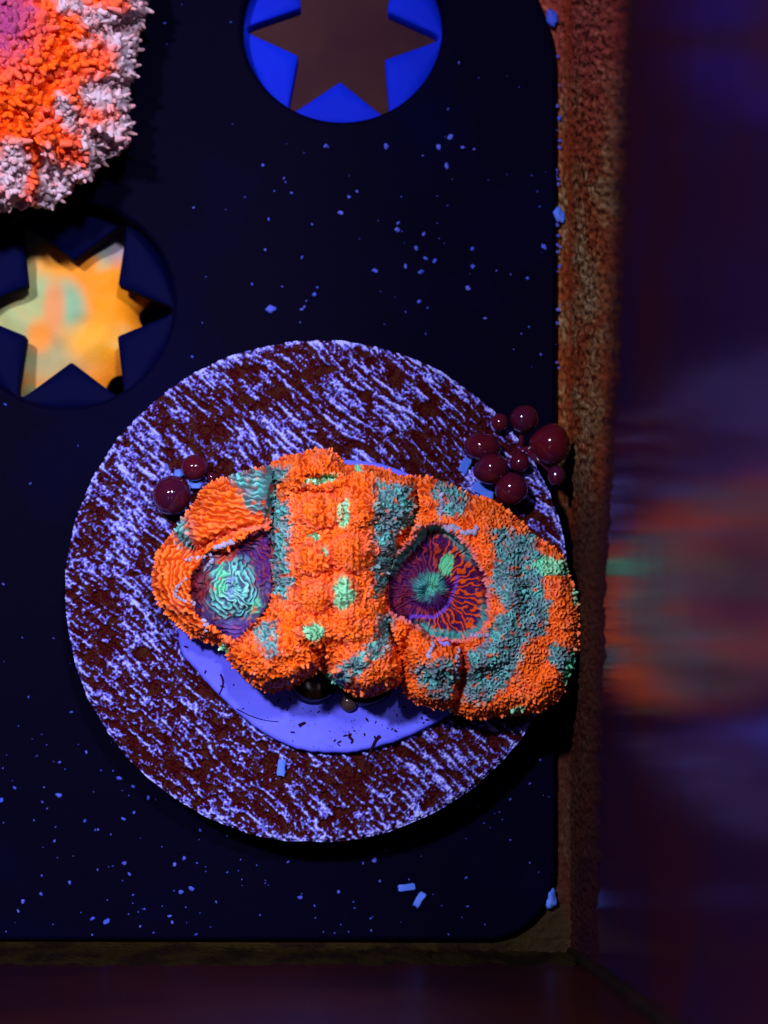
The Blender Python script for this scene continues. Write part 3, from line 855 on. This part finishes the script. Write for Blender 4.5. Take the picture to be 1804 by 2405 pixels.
def coral_nubs():
    sp = 14.0
    a, b = np.meshgrid(np.arange(U0, U1, sp), np.arange(V0, V1, sp * .87))
    a = a + (np.arange(a.shape[0]) % 2)[:, None] * sp / 2
    a = a + rng.uniform(-.36, .36, a.shape) * sp; b = b + rng.uniform(-.36, .36, b.shape) * sp
    a = a.ravel(); b = b.ravel()
    d = grid_sample(cf_['d'], a, b); oral = grid_sample(cf_['odL'] | cf_['odR'], a, b)
    c = grid_sample(cf_['c'], a, b); ul = grid_sample(cf_['ul'], a, b)
    dens = np.full(a.shape, .38)
    dens[(ul > 6) & (a < 640)] = .04
    dens[(a < 480) & (ul <= 0) & (c < 0)] = .04
    for (x, y, rx, ry) in CUSH[:5]:
        e = np.hypot((a - x) / rx, (b - y) / ry)
        dens = np.where((c > 20) & (e < .92), .03, dens)
    steep = grid_sample(cn, a, b)[:, 2] < .72
    dens = np.where(steep, np.maximum(dens, .32), dens * .30)
    ok = (d > 1.5) & (~oral) & (rng.random(a.shape) < dens)
    a, b, d, c = a[ok], b[ok], d[ok], c[ok]
    # extra fringe along the outline
    ol = catmull(OUT, 8); sg = np.linalg.norm(np.roll(ol, -1, 0) - ol, axis=1); cs = np.concatenate([[0], np.cumsum(sg)])
    tt = np.arange(0, cs[-1], 6.5); tt = tt + rng.uniform(-2, 2, tt.shape); tt = np.clip(tt, 0, cs[-1] - 1)
    fu = np.interp(tt, cs, np.append(ol[:, 0], ol[0, 0])); fv = np.interp(tt, cs, np.append(ol[:, 1], ol[0, 1]))
    cu, cv = fu, fv
    gx = sdf(cu + 2, cv, outl) - sdf(cu - 2, cv, outl); gy = sdf(cu, cv + 2, outl) - sdf(cu, cv - 2, outl); g = np.hypot(gx, gy) + 1e-9
    fu = fu + gx / g * 4; fv = fv + gy / g * 4
    a = np.concatenate([a, fu]); b = np.concatenate([b, fv])
    edge = np.concatenate([np.zeros(len(d), bool), np.ones(len(fu), bool)])
    pos = grid_sample(cp, a, b); nr = grid_sample(cn, a, b); col = grid_sample(ccol, a, b).copy()
    n = len(a)
    rad = rng.uniform(3.4, 5.6, n) / SC; hg = rng.uniform(5, 9.5, n) / SC
    hg[edge] *= .92; rad[edge] *= .8
    br = rng.uniform(.85, 1.15, (n, 1)); col = col * br
    tip = col * .80 + np.array([.22, .09, .045]) * (.4 + rng.random((n, 1)) * .8) * (col[:, :1] > .3) + np.array([.03, .09, .09]) * (col[:, :1] <= .3)
    nubs('papillae', pos, nr, rad, hg, col * .92, tip, coral, M['coral'])
coral_nubs()

def blob_chain(name, pts, r0, r1, parent, m, lift=.25, label=None):
    """a string of small pale granules lying on the coral"""
    V = []; T = []
    bm = bmesh.new()
    for (u, v) in pts:
        p = grid_sample(cp, np.array([u]), np.array([v]))[0]
        r = random.uniform(r0, r1) / SC
        mt = Matrix.Translation(Vector(p) + Vector((0, 0, r * lift))) @ Matrix.Rotation(random.uniform(0, 3.1), 4, 'Z') @ Matrix.Diagonal((random.uniform(.9, 1.6), random.uniform(.7, 1.0), random.uniform(.6, .9), 1))
        bmesh.ops.create_icosphere(bm, subdivisions=2, radius=r, matrix=mt)
    for vv in bm.verts:
        vv.co += Vector((random.uniform(-1, 1), random.uniform(-1, 1), random.uniform(-1, 1))) * (.5 / SC)
    for ff in bm.faces: ff.smooth = True
    me = bpy.data.meshes.new(name); bm.to_mesh(me); bm.free()
    o = link(name, me, m, parent)
    if label: o['label'] = label
    return o
def along(pts, step, jit):
    pts = np.asarray(pts, float); sg = np.linalg.norm(np.diff(pts, axis=0), axis=1); cs = np.concatenate([[0], np.cumsum(sg)])
    t = np.arange(0, cs[-1], step)
    return [(np.interp(k, cs, pts[:, 0]) + random.uniform(-jit, jit), np.interp(k, cs, pts[:, 1]) + random.uniform(-jit, jit)) for k in t]
for pts, r0, r1, j in [
    (z1([(425, 670), (480, 650), (540, 628)]), 5, 8, 1.5),
    (z1([(250, 740), (320, 735), (390, 700), (400, 760), (340, 800)]), 3.5, 6, 4),
    (z1([(250, 860), (195, 900), (170, 940), (220, 980), (285, 1000)]), 3, 5, 2.5),
    (z1([(340, 1090), (370, 1130), (340, 1190)]), 3, 5.5, 3),
    (z2([(595, 375), (590, 450), (575, 510)]), 4, 6.5, 2.5),
    (z2([(625, 550), (690, 560), (740, 590), (805, 560)]), 5, 8, 3),
    (z2([(690, 1275), (690, 1340), (675, 1410)]), 4, 6, 1.5),
    (z2([(535, 1205), (540, 1250), (520, 1310)]), 4, 6, 1.5),
    (z2([(780, 1195), (830, 1190), (870, 1180)]), 4, 6, 1.5)]:
    blob_chain('filament', along(pts, 7, j), r0, r1, coral, M['filament'])
blob_chain('filament', [z2([(600, 1240)])[0], z2([(625, 1235)])[0]], 11, 13, coral, mat('blue_white_bead', (.20, .26, .85), .4, .4), .1, 'pale blue oval bead')

# ------------------------------------------------------------------ second coral, top left
def top_coral():
    TO = [(351, -60), (352, 0), (346, 47), (336, 65), (330, 105), (322, 130), (322, 160), (314, 195), (304, 215), (308, 240), (302, 268), (312, 292), (305, 318), (298, 345), (272, 368), (233, 390), (222, 418), (182, 437), (152, 463), (125, 492), (88, 488), (36, 490), (-20, 500), (-90, 495), (-170, 470), (-250, 420), (-310, 340), (-340, 240), (-330, 130), (-290, 20), (-220, -70), (-120, -140), (0, -180), (120, -190), (230, -160), (310, -110)]
    ol = catmull(TO, 3)
    st = 2.4
    u, v = np.meshgrid(np.arange(-350, 366, st), np.arange(-200, 512, st))
    d = sdf(u, v, ol)
    cx, cy = 10., 130.
    th = np.arctan2(v - cy, u - cx); r = np.hypot(u - cx, v - cy)
    lob = np.sin(th * 13 + 1.6 * noise(th * 3, r / 120, 201) + .8)
    edge = sst(200, 40, d)
    z = 3.2 + 5.5 * dome(d, 160) + 3.5 * sst(60, 330, d) - 1.9 * edge * sst(.2, -1.0, lob) * sst(0, 20, d) + .7 * fbm(u / 60, v / 60, 202, 2)
    z = z * MM
    p = P(u, v, z)
    du = np.gradient(p, axis=1); dv = np.gradient(p, axis=0)
    nr = np.cross(dv, du); nr /= np.linalg.norm(nr, axis=-1, keepdims=True) + 1e-12
    if nr[..., 2].mean() < 0: nr = -nr
    p = p + nr * ((9.0 * noise(u / 19, v / 19, 203) + 3 * noise(u / 8, v / 8, 204)) / SC)[..., None]
    n1 = fbm(u / 70, v / 70, 205, 2); n2 = noise(u / 20, v / 20, 206)
    col = np.empty(u.shape + (3,)); col[:] = (.95, .115, .005)
    col = mixc(col, (.90, .13, .075), .7 * sst(-.1, .6, n1 + .4 * n2))
    strk = np.sin(th * 13 + .8 + 1.6 * noise(th * 3, r / 120, 201))
    wm = sst(130, 50, d + 45 * strk * sst(140, 60, d) + 50 * n1 + 14 * n2)
    white = np.array([.56, .50, .54]); wp = np.array([.50, .33, .33])
    wc = white + (wp - white) * sst(-.4, .5, noise(u / 26, v / 26, 208))[..., None]
    for (a, b, rx, ry, ro) in ((262, 60, 75, 38, 20), (232, 222, 45, 40, 0), (158, 268, 24, 50, -25), (170, 10, 40, 26, 0), (30, 400, 40, 70, 0), (150, 430, 60, 45, 0)):
        wm = np.maximum(wm, ell(u + 9 * n2, v + 9 * noise(u / 18, v / 18, 209), a, b, rx, ry, .3, ro))
    for (a, b, rx, ry, ro) in ((80, 330, 15, 70, -5), (140, 330, 18, 60, -12), (232, 30 - 30, 70, 10, 12), (80, 420, 10, 60, 0)):
        wm = wm * (1 - .9 * ell(u + 6 * n2, v, a, b, rx, ry, .4, ro))
    col = mixc(col, wc, wm)
    pm = sst(150, 40, np.hypot(u + 10, (v - 40) * .95) + 30 * n2)
    col = mixc(col, (.24, .040, .20), pm * .85)
    hgt_ = 9.0 * noise(u / 19, v / 19, 203) + 3 * noise(u / 8, v / 8, 204)
    orr = (1 - wm) * (1 - pm)
    col = mixc(col, (.55, .035, .004), .75 * orr * sst(0, -4, hgt_))
    keep = d > -1
    ny, nx = u.shape
    ii = np.arange(ny - 1)[:, None] * nx + np.arange(nx - 1)[None, :]
    kf = keep[:-1, :-1] & keep[1:, :-1] & keep[:-1, 1:] & keep[1:, 1:]
    q = np.stack([ii + nx, ii + nx + 1, ii + 1, ii], -1)[kf]
    root = thing('coral', 'knobbly orange coral with white and pink fringe above the left star', 'coral', P(0, 150, 0))
    pf = p.reshape(-1, 3); cf = col.reshape(-1, 3)
    used = np.unique(q); rem = np.full(len(pf), -1); rem[used] = np.arange(len(used))
    link('coral_head', np_mesh('coral_head', pf[used], rem[q], col=cf[used]), M['coral'], root)
    e = np.concatenate([q[:, [0, 1]], q[:, [1, 2]], q[:, [2, 3]], q[:, [3, 0]]])
    key = np.sort(e, 1); kk = key[:, 0].astype(np.int64) * len(pf) + key[:, 1]
    uq, inv, cnt = np.unique(kk, return_inverse=True, return_counts=True)
    be = e[cnt[inv] == 1]; bv = np.unique(be); rem = np.full(len(pf), -1); rem[bv] = np.arange(len(bv))
    bu = u.reshape(-1)[bv]; bw = v.reshape(-1)[bv]
    gx = sdf(bu + 2, bw, ol) - sdf(bu - 2, bw, ol); gy = sdf(bu, bw + 2, ol) - sdf(bu, bw - 2, ol); g = np.hypot(gx, gy) + 1e-9
    r0 = pf[bv]; r1 = P(bu + gx / g * 20, bw + gy / g * 20, 1.8 * MM); r2 = P(bu + gx / g * 90, bw + gy / g * 90, 1.6 * MM); r3 = P(bu + gx / g * 110, bw + gy / g * 110, 0)
    nb = len(bv); VV = np.concatenate([r0, r1, r2, r3])
    qs = np.concatenate([np.stack([rem[be[:, 1]] + j * nb, rem[be[:, 0]] + j * nb, rem[be[:, 0]] + (j + 1) * nb, rem[be[:, 1]] + (j + 1) * nb], -1) for j in range(3)])
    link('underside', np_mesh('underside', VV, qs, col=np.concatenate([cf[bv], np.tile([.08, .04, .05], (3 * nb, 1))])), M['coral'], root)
    # finger-like knobs
    sp = 18.5
    a, b = np.meshgrid(np.arange(-60, 366, sp), np.arange(-60, 512, sp * .87))
    a = a + (np.arange(a.shape[0]) % 2)[:, None] * sp / 2
    a = a + rng.uniform(-.42, .42, a.shape) * sp; b = b + rng.uniform(-.42, .42, b.shape) * sp
    a = a.ravel(); b = b.ravel()
    def gs(arr):
        i = np.clip(((b + 200) / st).round().astype(int), 0, ny - 1); j = np.clip(((a + 350) / st).round().astype(int), 0, nx - 1)
        return arr[i, j]
    ok = gs(d) > 1.0
    a, b = a[ok], b[ok]
    pos, nn, cc = gs(p), gs(nr), gs(col)
    n = len(a)
    wh = cc[:, 2:3] > .2
    rad = rng.uniform(5.5, 9.6, n) / SC; hg = rng.uniform(9, 21, n) / SC
    rad = np.where(wh[:, 0], rad * .85, rad); hg = np.where(wh[:, 0], hg * .8, hg)
    big = rng.random(n) < .12; hg[big] *= 1.4
    tip = np.where(wh, cc * .7 + np.array([.22, .04, .05]), cc * .9 + np.array([.05, .02, .005]))
    nubs('papillae', pos, nn, rad, hg, cc * rng.uniform(.85, 1.1, (n, 1)), tip, root, M['coral'], .55)
top_coral()

# ------------------------------------------------------------------ coral on the tank floor below the left star
def low_coral():
    c = P(163, 716, -5 * MM)
    n = 90; R = 260 / SC
    a = np.linspace(-1, 1, n); gx, gy = np.meshgrid(a, a)
    x = gx * np.sqrt(1 - gy * gy / 2); y = gy * np.sqrt(1 - gx * gx / 2); r = np.hypot(x, y)
    an = np.arctan2(y, x)
    cut = 1 - .36 * np.exp(-((an + .1) / .35) ** 2) - .22 * np.exp(-((an + 1.0) / .25) ** 2)
    x = x * (1 - r * (1 - cut)); y = y * (1 - r * (1 - cut))
    z = -4.6 * MM - 1.8 * MM * r ** 3 + .35 * MM * noise(x * 4, y * 4, 301)
    u = x * 260; v = -y * 260
    col = np.empty(x.shape + (3,)); col[:] = (.95, .36, .02)
    gr = np.array([.40, .62, .22]); 
    n1 = fbm(u / 130 + 2.1, v / 130, 303, 2)
    col = mixc(col, gr, .85 * sst(.05, .4, n1 - .25 * x))
    for (a_, b_, rx, ry, ro, c_) in ((5, 5, 40, 70, -25, (.14, .62, .34)), (-95, -40, 75, 140, -15, (.36, .66, .26)), (-60, 130, 110, 60, 0, (.40, .52, .22)), (-35, 10, 25, 70, 0, (.85, .36, .10)), (110, 0, 60, 90, 0, (1.0, .40, .01)), (60, 90, 60, 50, 0, (1.0, .52, .02)), (-70, 120 - 40, 30, 40, 0, (1., .36, .02)), (110, -170, 55, 60, 0, (.22, .36, .42)), (-30, -110, 60, 40, 0, (.95, .42, .02)), (225, 10, 40, 40, 0, (.6, .28, .26))):
        col = mixc(col, c_, .85 * ell(u, v, a_, b_, rx, ry, .6, ro))
    col = col * np.array([.80, .72, .75])
    V = np.stack([c[0] + x * R, c[1] + y * R, z], -1).reshape(-1, 3)
    i = np.arange(n - 1)[:, None] * n + np.arange(n - 1)[None, :]
    q = np.stack([i, i + 1, i + 1 + n, i + n], -1).reshape(-1, 4)
    root = thing('coral', 'blurred yellow orange and green coral seen through the left star opening', 'coral', (c[0], c[1], Z_FLOOR))
    link('coral_head', np_mesh('coral_head', V, q, col=col.reshape(-1, 3)), M['coral'], root)
    idx = np.concatenate([np.arange(n), np.arange(1, n) * n + n - 1, (n - 1) * n + np.arange(n - 2, -1, -1), np.arange(n - 2, 0, -1) * n])
    e = V[idx]; m = len(idx); rings = [e]
    for f, zz_ in ((1.0, -9), (.75, -14), (.45, -22), (.5, -46)):
        k = e.copy(); k[:, :2] = c[:2] + (e[:, :2] - c[:2]) * f; k[:, 2] = zz_ * MM; rings.append(k)
    W = np.concatenate(rings); a_ = np.arange(m); b_ = (a_ + 1) % m
    q = np.concatenate([np.stack([a_ + j * m, a_ + (j + 1) * m, b_ + (j + 1) * m, b_ + j * m], -1) for j in range(4)])
    link('stalk', np_mesh('stalk', W, q, col=np.tile([.25, .12, .1], (len(W), 1))), M['coral'], root)
low_coral()

# ------------------------------------------------------------------ bubble algae
def bubble(parent, u, v, rx, ry, z, m, rot=0, pear=0.0, tall=1.0):
    c = P(u, v, z * MM)
    bm = bmesh.new()
    bmesh.ops.create_uvsphere(bm, u_segments=28, v_segments=18, radius=1)
    for vv in bm.verts:
        k = 1 - pear * max(0, -vv.co.x) ** 1.5
        x, y, w_ = vv.co.x * (1 + .25 * pear * (vv.co.x < 0)), vv.co.y * k, vv.co.z * (k + (1 - k) * .3)
        j = 1 + .025 * math.sin(3 * vv.co.x + u) * math.cos(2.3 * vv.co.y + v) + .015 * math.sin(5 * vv.co.z + v)
        vv.co = Vector((x * rx * j / SC, y * ry * j / SC, w_ * (rx + ry) / 2 * tall * j / SC))
    for f in bm.faces: f.smooth = True
    bm.transform(Matrix.Translation(Vector(c)) @ Matrix.Rotation(rot, 4, 'Z'))
    me = bpy.data.meshes.new('bubble'); bm.to_mesh(me); bm.free()
    return link('bubble', me, m, parent)

def holdfast(parent, pts, r, m):
    return tube('holdfast', pts, r, m, parent, 10)
zt = Z_DISC / MM
b1 = thing('bubble_algae', 'cluster of dark red bubble algae at the disc rim by the glass', 'algae', P(1190, 1090, Z_DISC))
for (u, v, rx, ry, z, rot, pear) in [(1231, 984, 33, 33, 5.4, 0, 0), (1174, 992, 20, 21, 5.6, 0, 0), (1133, 1050, 42, 32, 6.0, -.2, 0), (1154, 1102, 40, 35, 6.8, .2, .25), (1293, 1044, 44, 48, 5.6, -.15, .35), (1220, 1087, 23, 22, 5.8, 0, 0), (1201, 1149, 38, 38, 6.6, 0, 0), (1307, 1117, 21, 24, 5.4, 0, 0)]:
    bubble(b1, u, v, rx, ry, z, M['bubble'], rot, pear)
for a_, b_ in (((1215, 1060), (1296, 1042)), ((1222, 1050), (1231, 990)), ((1215, 1060), (1154, 1102)), ((1240, 1060), (1305, 1115))):
    holdfast(b1, [P(a_[0], a_[1], 4.8 * MM), P((a_[0] + b_[0]) / 2, (a_[1] + b_[1]) / 2, 4.7 * MM), P(b_[0], b_[1], 4.9 * MM)], [.30 * MM, .2 * MM, .25 * MM], M['bubble'])
b2 = thing('bubble_algae', 'pair of shiny purple red bubble algae beside the folded coral lobe', 'algae', P(430, 1130, Z_DISC))
bubble(b2, 404, 1163, 44, 45, 6.2, M['bubble'])
bubble(b2, 457, 1099, 31, 30, 5.8, M['bubble'])
bubble(b2, 497, 1121, 11, 12, 5.4, M['bubble'])
b3 = thing('bubble_algae', 'black brown bubble algae tucked under the coral on the glue pad', 'algae', P(790, 1610, Z_PAD))
bubble(b3, 738, 1594, 58, 54, 6.2, M['bubble_dark'], 0, 0, .55)
bubble(b3, 857, 1612, 62, 44, 6.1, M['bubble_dark'], 0, 0, .5)
bubble(b3, 819, 1650, 20, 21, 6.0, M['bubble_olive'], 0, 0, .8)

# ------------------------------------------------------------------ small flakes and detritus
def flake(u, v, L, W_, ang, z, label, m='flake', th=.12, group=None, tilt=.0):
    bm = bmesh.new()
    bmesh.ops.create_cube(bm, size=1)
    bmesh.ops.bevel(bm, geom=bm.edges[:], offset=.12, segments=1, affect='EDGES')
    bmesh.ops.subdivide_edges(bm, edges=bm.edges[:], cuts=1)
    for vv in bm.verts:
        vv.co += Vector((random.uniform(-.07, .07), random.uniform(-.07, .07), 0))
        vv.co.x *= L / SC; vv.co.y *= W_ / SC; vv.co.z *= th * MM * 2
    c = P(u, v, z * MM)
    bm.transform(Matrix.Translation(Vector(c)) @ Matrix.Rotation(math.radians(ang), 4, 'Z') @ Matrix.Rotation(tilt, 4, 'X'))
    me = bpy.data.meshes.new('flake'); bm.to_mesh(me); bm.free()
    return tag(link('flake', me, M[m]), label, 'flake', group)
flake(985, 2113, 34, 15, 58, .08, 'slanted blue oblong flake on the black rack below the disc')
flake(955, 2084, 38, 14, 8, .06, 'ragged blue flake lying flat on the rack beside the slanted oblong')
flake(661, 1803, 17, 36, -4, zt + .12, 'upright blue oblong flake stuck on the grooved disc below the glue pad')
flake(1092, 1094, 20, 34, -28, zt + .25, 'blue flake leaning against the bubble algae cluster', tilt=.3)
flake(1136, 1152, 50, 24, -25, zt + .15, 'blue flake wedged between bubble algae and orange coral', tilt=-.2)
flake(458, 1138, 24, 18, 0, zt + .35, 'small bright blue flake between the pair of bubble algae and the coral')
flake(420, 1108 + 3, 18, 16, 0, zt + .2, 'tiny dull blue flake beside the smaller purple red bubble')

def crumb(u, v, rx, ry, ang, z, label, m):
    bm = bmesh.new()
    bmesh.ops.create_icosphere(bm, subdivisions=3, radius=1)
    for vv in bm.verts:
        j = 1 + .16 * math.sin(4.1 * vv.co.x + u) * math.cos(3.7 * vv.co.y + v) + .10 * math.sin(9 * vv.co.z + 7 * vv.co.x) + random.uniform(-.04, .04)
        vv.co = Vector((vv.co.x * rx / SC, vv.co.y * ry / SC, vv.co.z * (rx + ry) * .35 / SC)) * j
    for f in bm.faces: f.smooth = True
    bm.transform(Matrix.Translation(Vector(P(u, v, z * MM))) @ Matrix.Rotation(math.radians(ang), 4, 'Z'))
    me = bpy.data.meshes.new('crumb'); bm.to_mesh(me); bm.free()
    return tag(link('crumb', me, M[m]), label, 'crumb')
crumb(1313, 506, 12, 20, 22, .0, 'oval blue crumb on the rack edge against the algae crust', 'flake')
crumb(1297, 42, 14, 22, 15, -.3, 'bright blue crumb at the curved rack corner by the glass', 'detritus')
crumb(1292, 2108, 15, 26, 10, -.5, 'dull blue crumb at the rounded rack corner near the silicone', 'flake')
crumb(452, 2234, 16, 6, 0, -.3, 'pale crumb in the olive gap between rack and front glass', 'detritus')
crumb(637, 726, 12, 9, 5, .1, 'bright pale blue crumb on the bare rack above the frag disc', 'detritus')
def in_holes(u, v):
    return any(math.hypot(u - a, v - b) < r + 12 for a, b, r in HOLES)
def scatter():
    bm = bmesh.new()
    def put(u, v, s, z, el=1.0):
        c = P(u, v, z)
        r = s / SC
        mt = Matrix.Translation(Vector(c) + Vector((0, 0, r * .25))) @ Matrix.Rotation(random.uniform(0, 3.1), 4, 'Z') @ Matrix.Diagonal((r * el, r, r * .6, 1))
        res = bmesh.ops.create_icosphere(bm, subdivisions=1, radius=1, matrix=mt)
        for vv in res['verts']: vv.co += Vector([random.uniform(-.3, .3) * r for _ in range(3)])
    spots = [(907, 344), (1030, 346), (1087, 346), (1058, 322), (1049, 390), (820, 462), (838, 450), (800, 500), (618, 388), (935, 524), (934, 540), (995, 550), (978, 583), (952, 625), (989, 638), (1000, 607), (1110, 584), (1099, 677), (881, 636), (738, 692), (1239, 653), (1278, 580), (985, 708), (1021, 613), (1110, 625), (292, 2027), (304, 2053), (218, 2158), (250, 2164), (410, 2030), (432, 2016), (450, 2087), (425, 2095), (470, 1950), (705, 2108), (880, 2020), (795, 2095), (97, 2100), (55, 2117), (290, 1923), (280, 1828), (138, 1868), (200, 1928), (3, 1880)]
    for u, v in spots:
        put(u, v, random.uniform(3.2, 6.0), 0, random.uniform(1, 1.8))
    k = 0
    while k < 220:
        u = random.uniform(0, 1300); v = random.uniform(0, 2200)
        dr = math.hypot(u - 745, v - 1378)
        if dr < 600 or in_holes(u, v) or (u > 1140 and v > 2050) or (u < 360 and v < 520): continue
        dens = .9 if v > 1650 else (.55 if u > 560 and 320 < v < 820 else .22)
        if random.random() > dens: continue
        put(u, v, random.choice([1.0, 1.2, 1.5, 2.0, 2.8]) * random.uniform(.7, 1.1), 0, random.uniform(1, 2.2))
        k += 1
    for k in range(34):
        v = random.uniform(30, 900) if k < 36 else random.uniform(1700, 2100)
        put(1307 + random.uniform(-2, 9), v, random.uniform(1.5, 4.5), -.4 * MM, random.uniform(1, 2))
    me = bpy.data.meshes.new('detritus'); bm.to_mesh(me); bm.free()
    o = link('detritus', me, M['detritus']); kind(o, 'stuff')
    tag(o, 'tiny blue detritus specks scattered over the black rack', 'detritus')
scatter()

def pad_specks():
    bm = bmesh.new()
    k = 0
    while k < 150:
        u = random.uniform(430, 1070); v = random.uniform(1480, 1765)
        s = float(sdf(np.array([u]), np.array([v]), pad_px)[0])
        if s < 8 or random.random() > (.35 + .65 * (v > 1640)): continue
        r = random.choice([.8, 1.0, 1.3, 2.0, 2.8]) / SC
        mt = Matrix.Translation(Vector(P(u, v, Z_PAD))) @ Matrix.Rotation(random.uniform(0, 3.1), 4, 'Z') @ Matrix.Diagonal((r * random.uniform(1, 2.6), r, r * .5, 1))
        bmesh.ops.create_icosphere(bm, subdivisions=1, radius=1, matrix=mt); k += 1
    me = bpy.data.meshes.new('algae_specks'); bm.to_mesh(me); bm.free()
    o = link('algae_specks', me, M['speck']); kind(o, 'stuff'); tag(o, 'tiny dark specks dotted over the pale blue glue pad', 'specks')
pad_specks()
def strand(pts, r, z, label, m='speck'):
    c = catmull(pts, 6, False)
    o = tube('algae_strand', P(c[:, 0], c[:, 1], z), np.linspace(r, r * .6, len(c)) / SC, M[m], None, 6)
    tag(o, label, 'algae strand')
strand([(518, 1583), (524, 1600), (521, 1618), (514, 1631)], 2.6, Z_PAD + .05 * MM, 'short curved black strand on the glue pad below the coral')
strand([(893, 1728), (884, 1737), (876, 1752), (866, 1775), (858, 1800)], 4.0, Z_PAD + .1 * MM, 'dark red brown strand crossing the lower edge of the glue pad')
strand([(823, 1722), (821, 1731), (828, 1738), (825, 1746)], 4.0, Z_PAD + .05 * MM, 'kinked dark strand near the lower edge of the glue pad')
strand([(702, 1705), (710, 1700), (718, 1697)], 4.5, Z_PAD + .05 * MM, 'stubby dark streak in the middle of the glue pad')
strand([(556, 1665), (590, 1682), (625, 1692), (655, 1695)], 1.2, Z_PAD + .05 * MM, 'hair thin dark line along the left part of the glue pad')
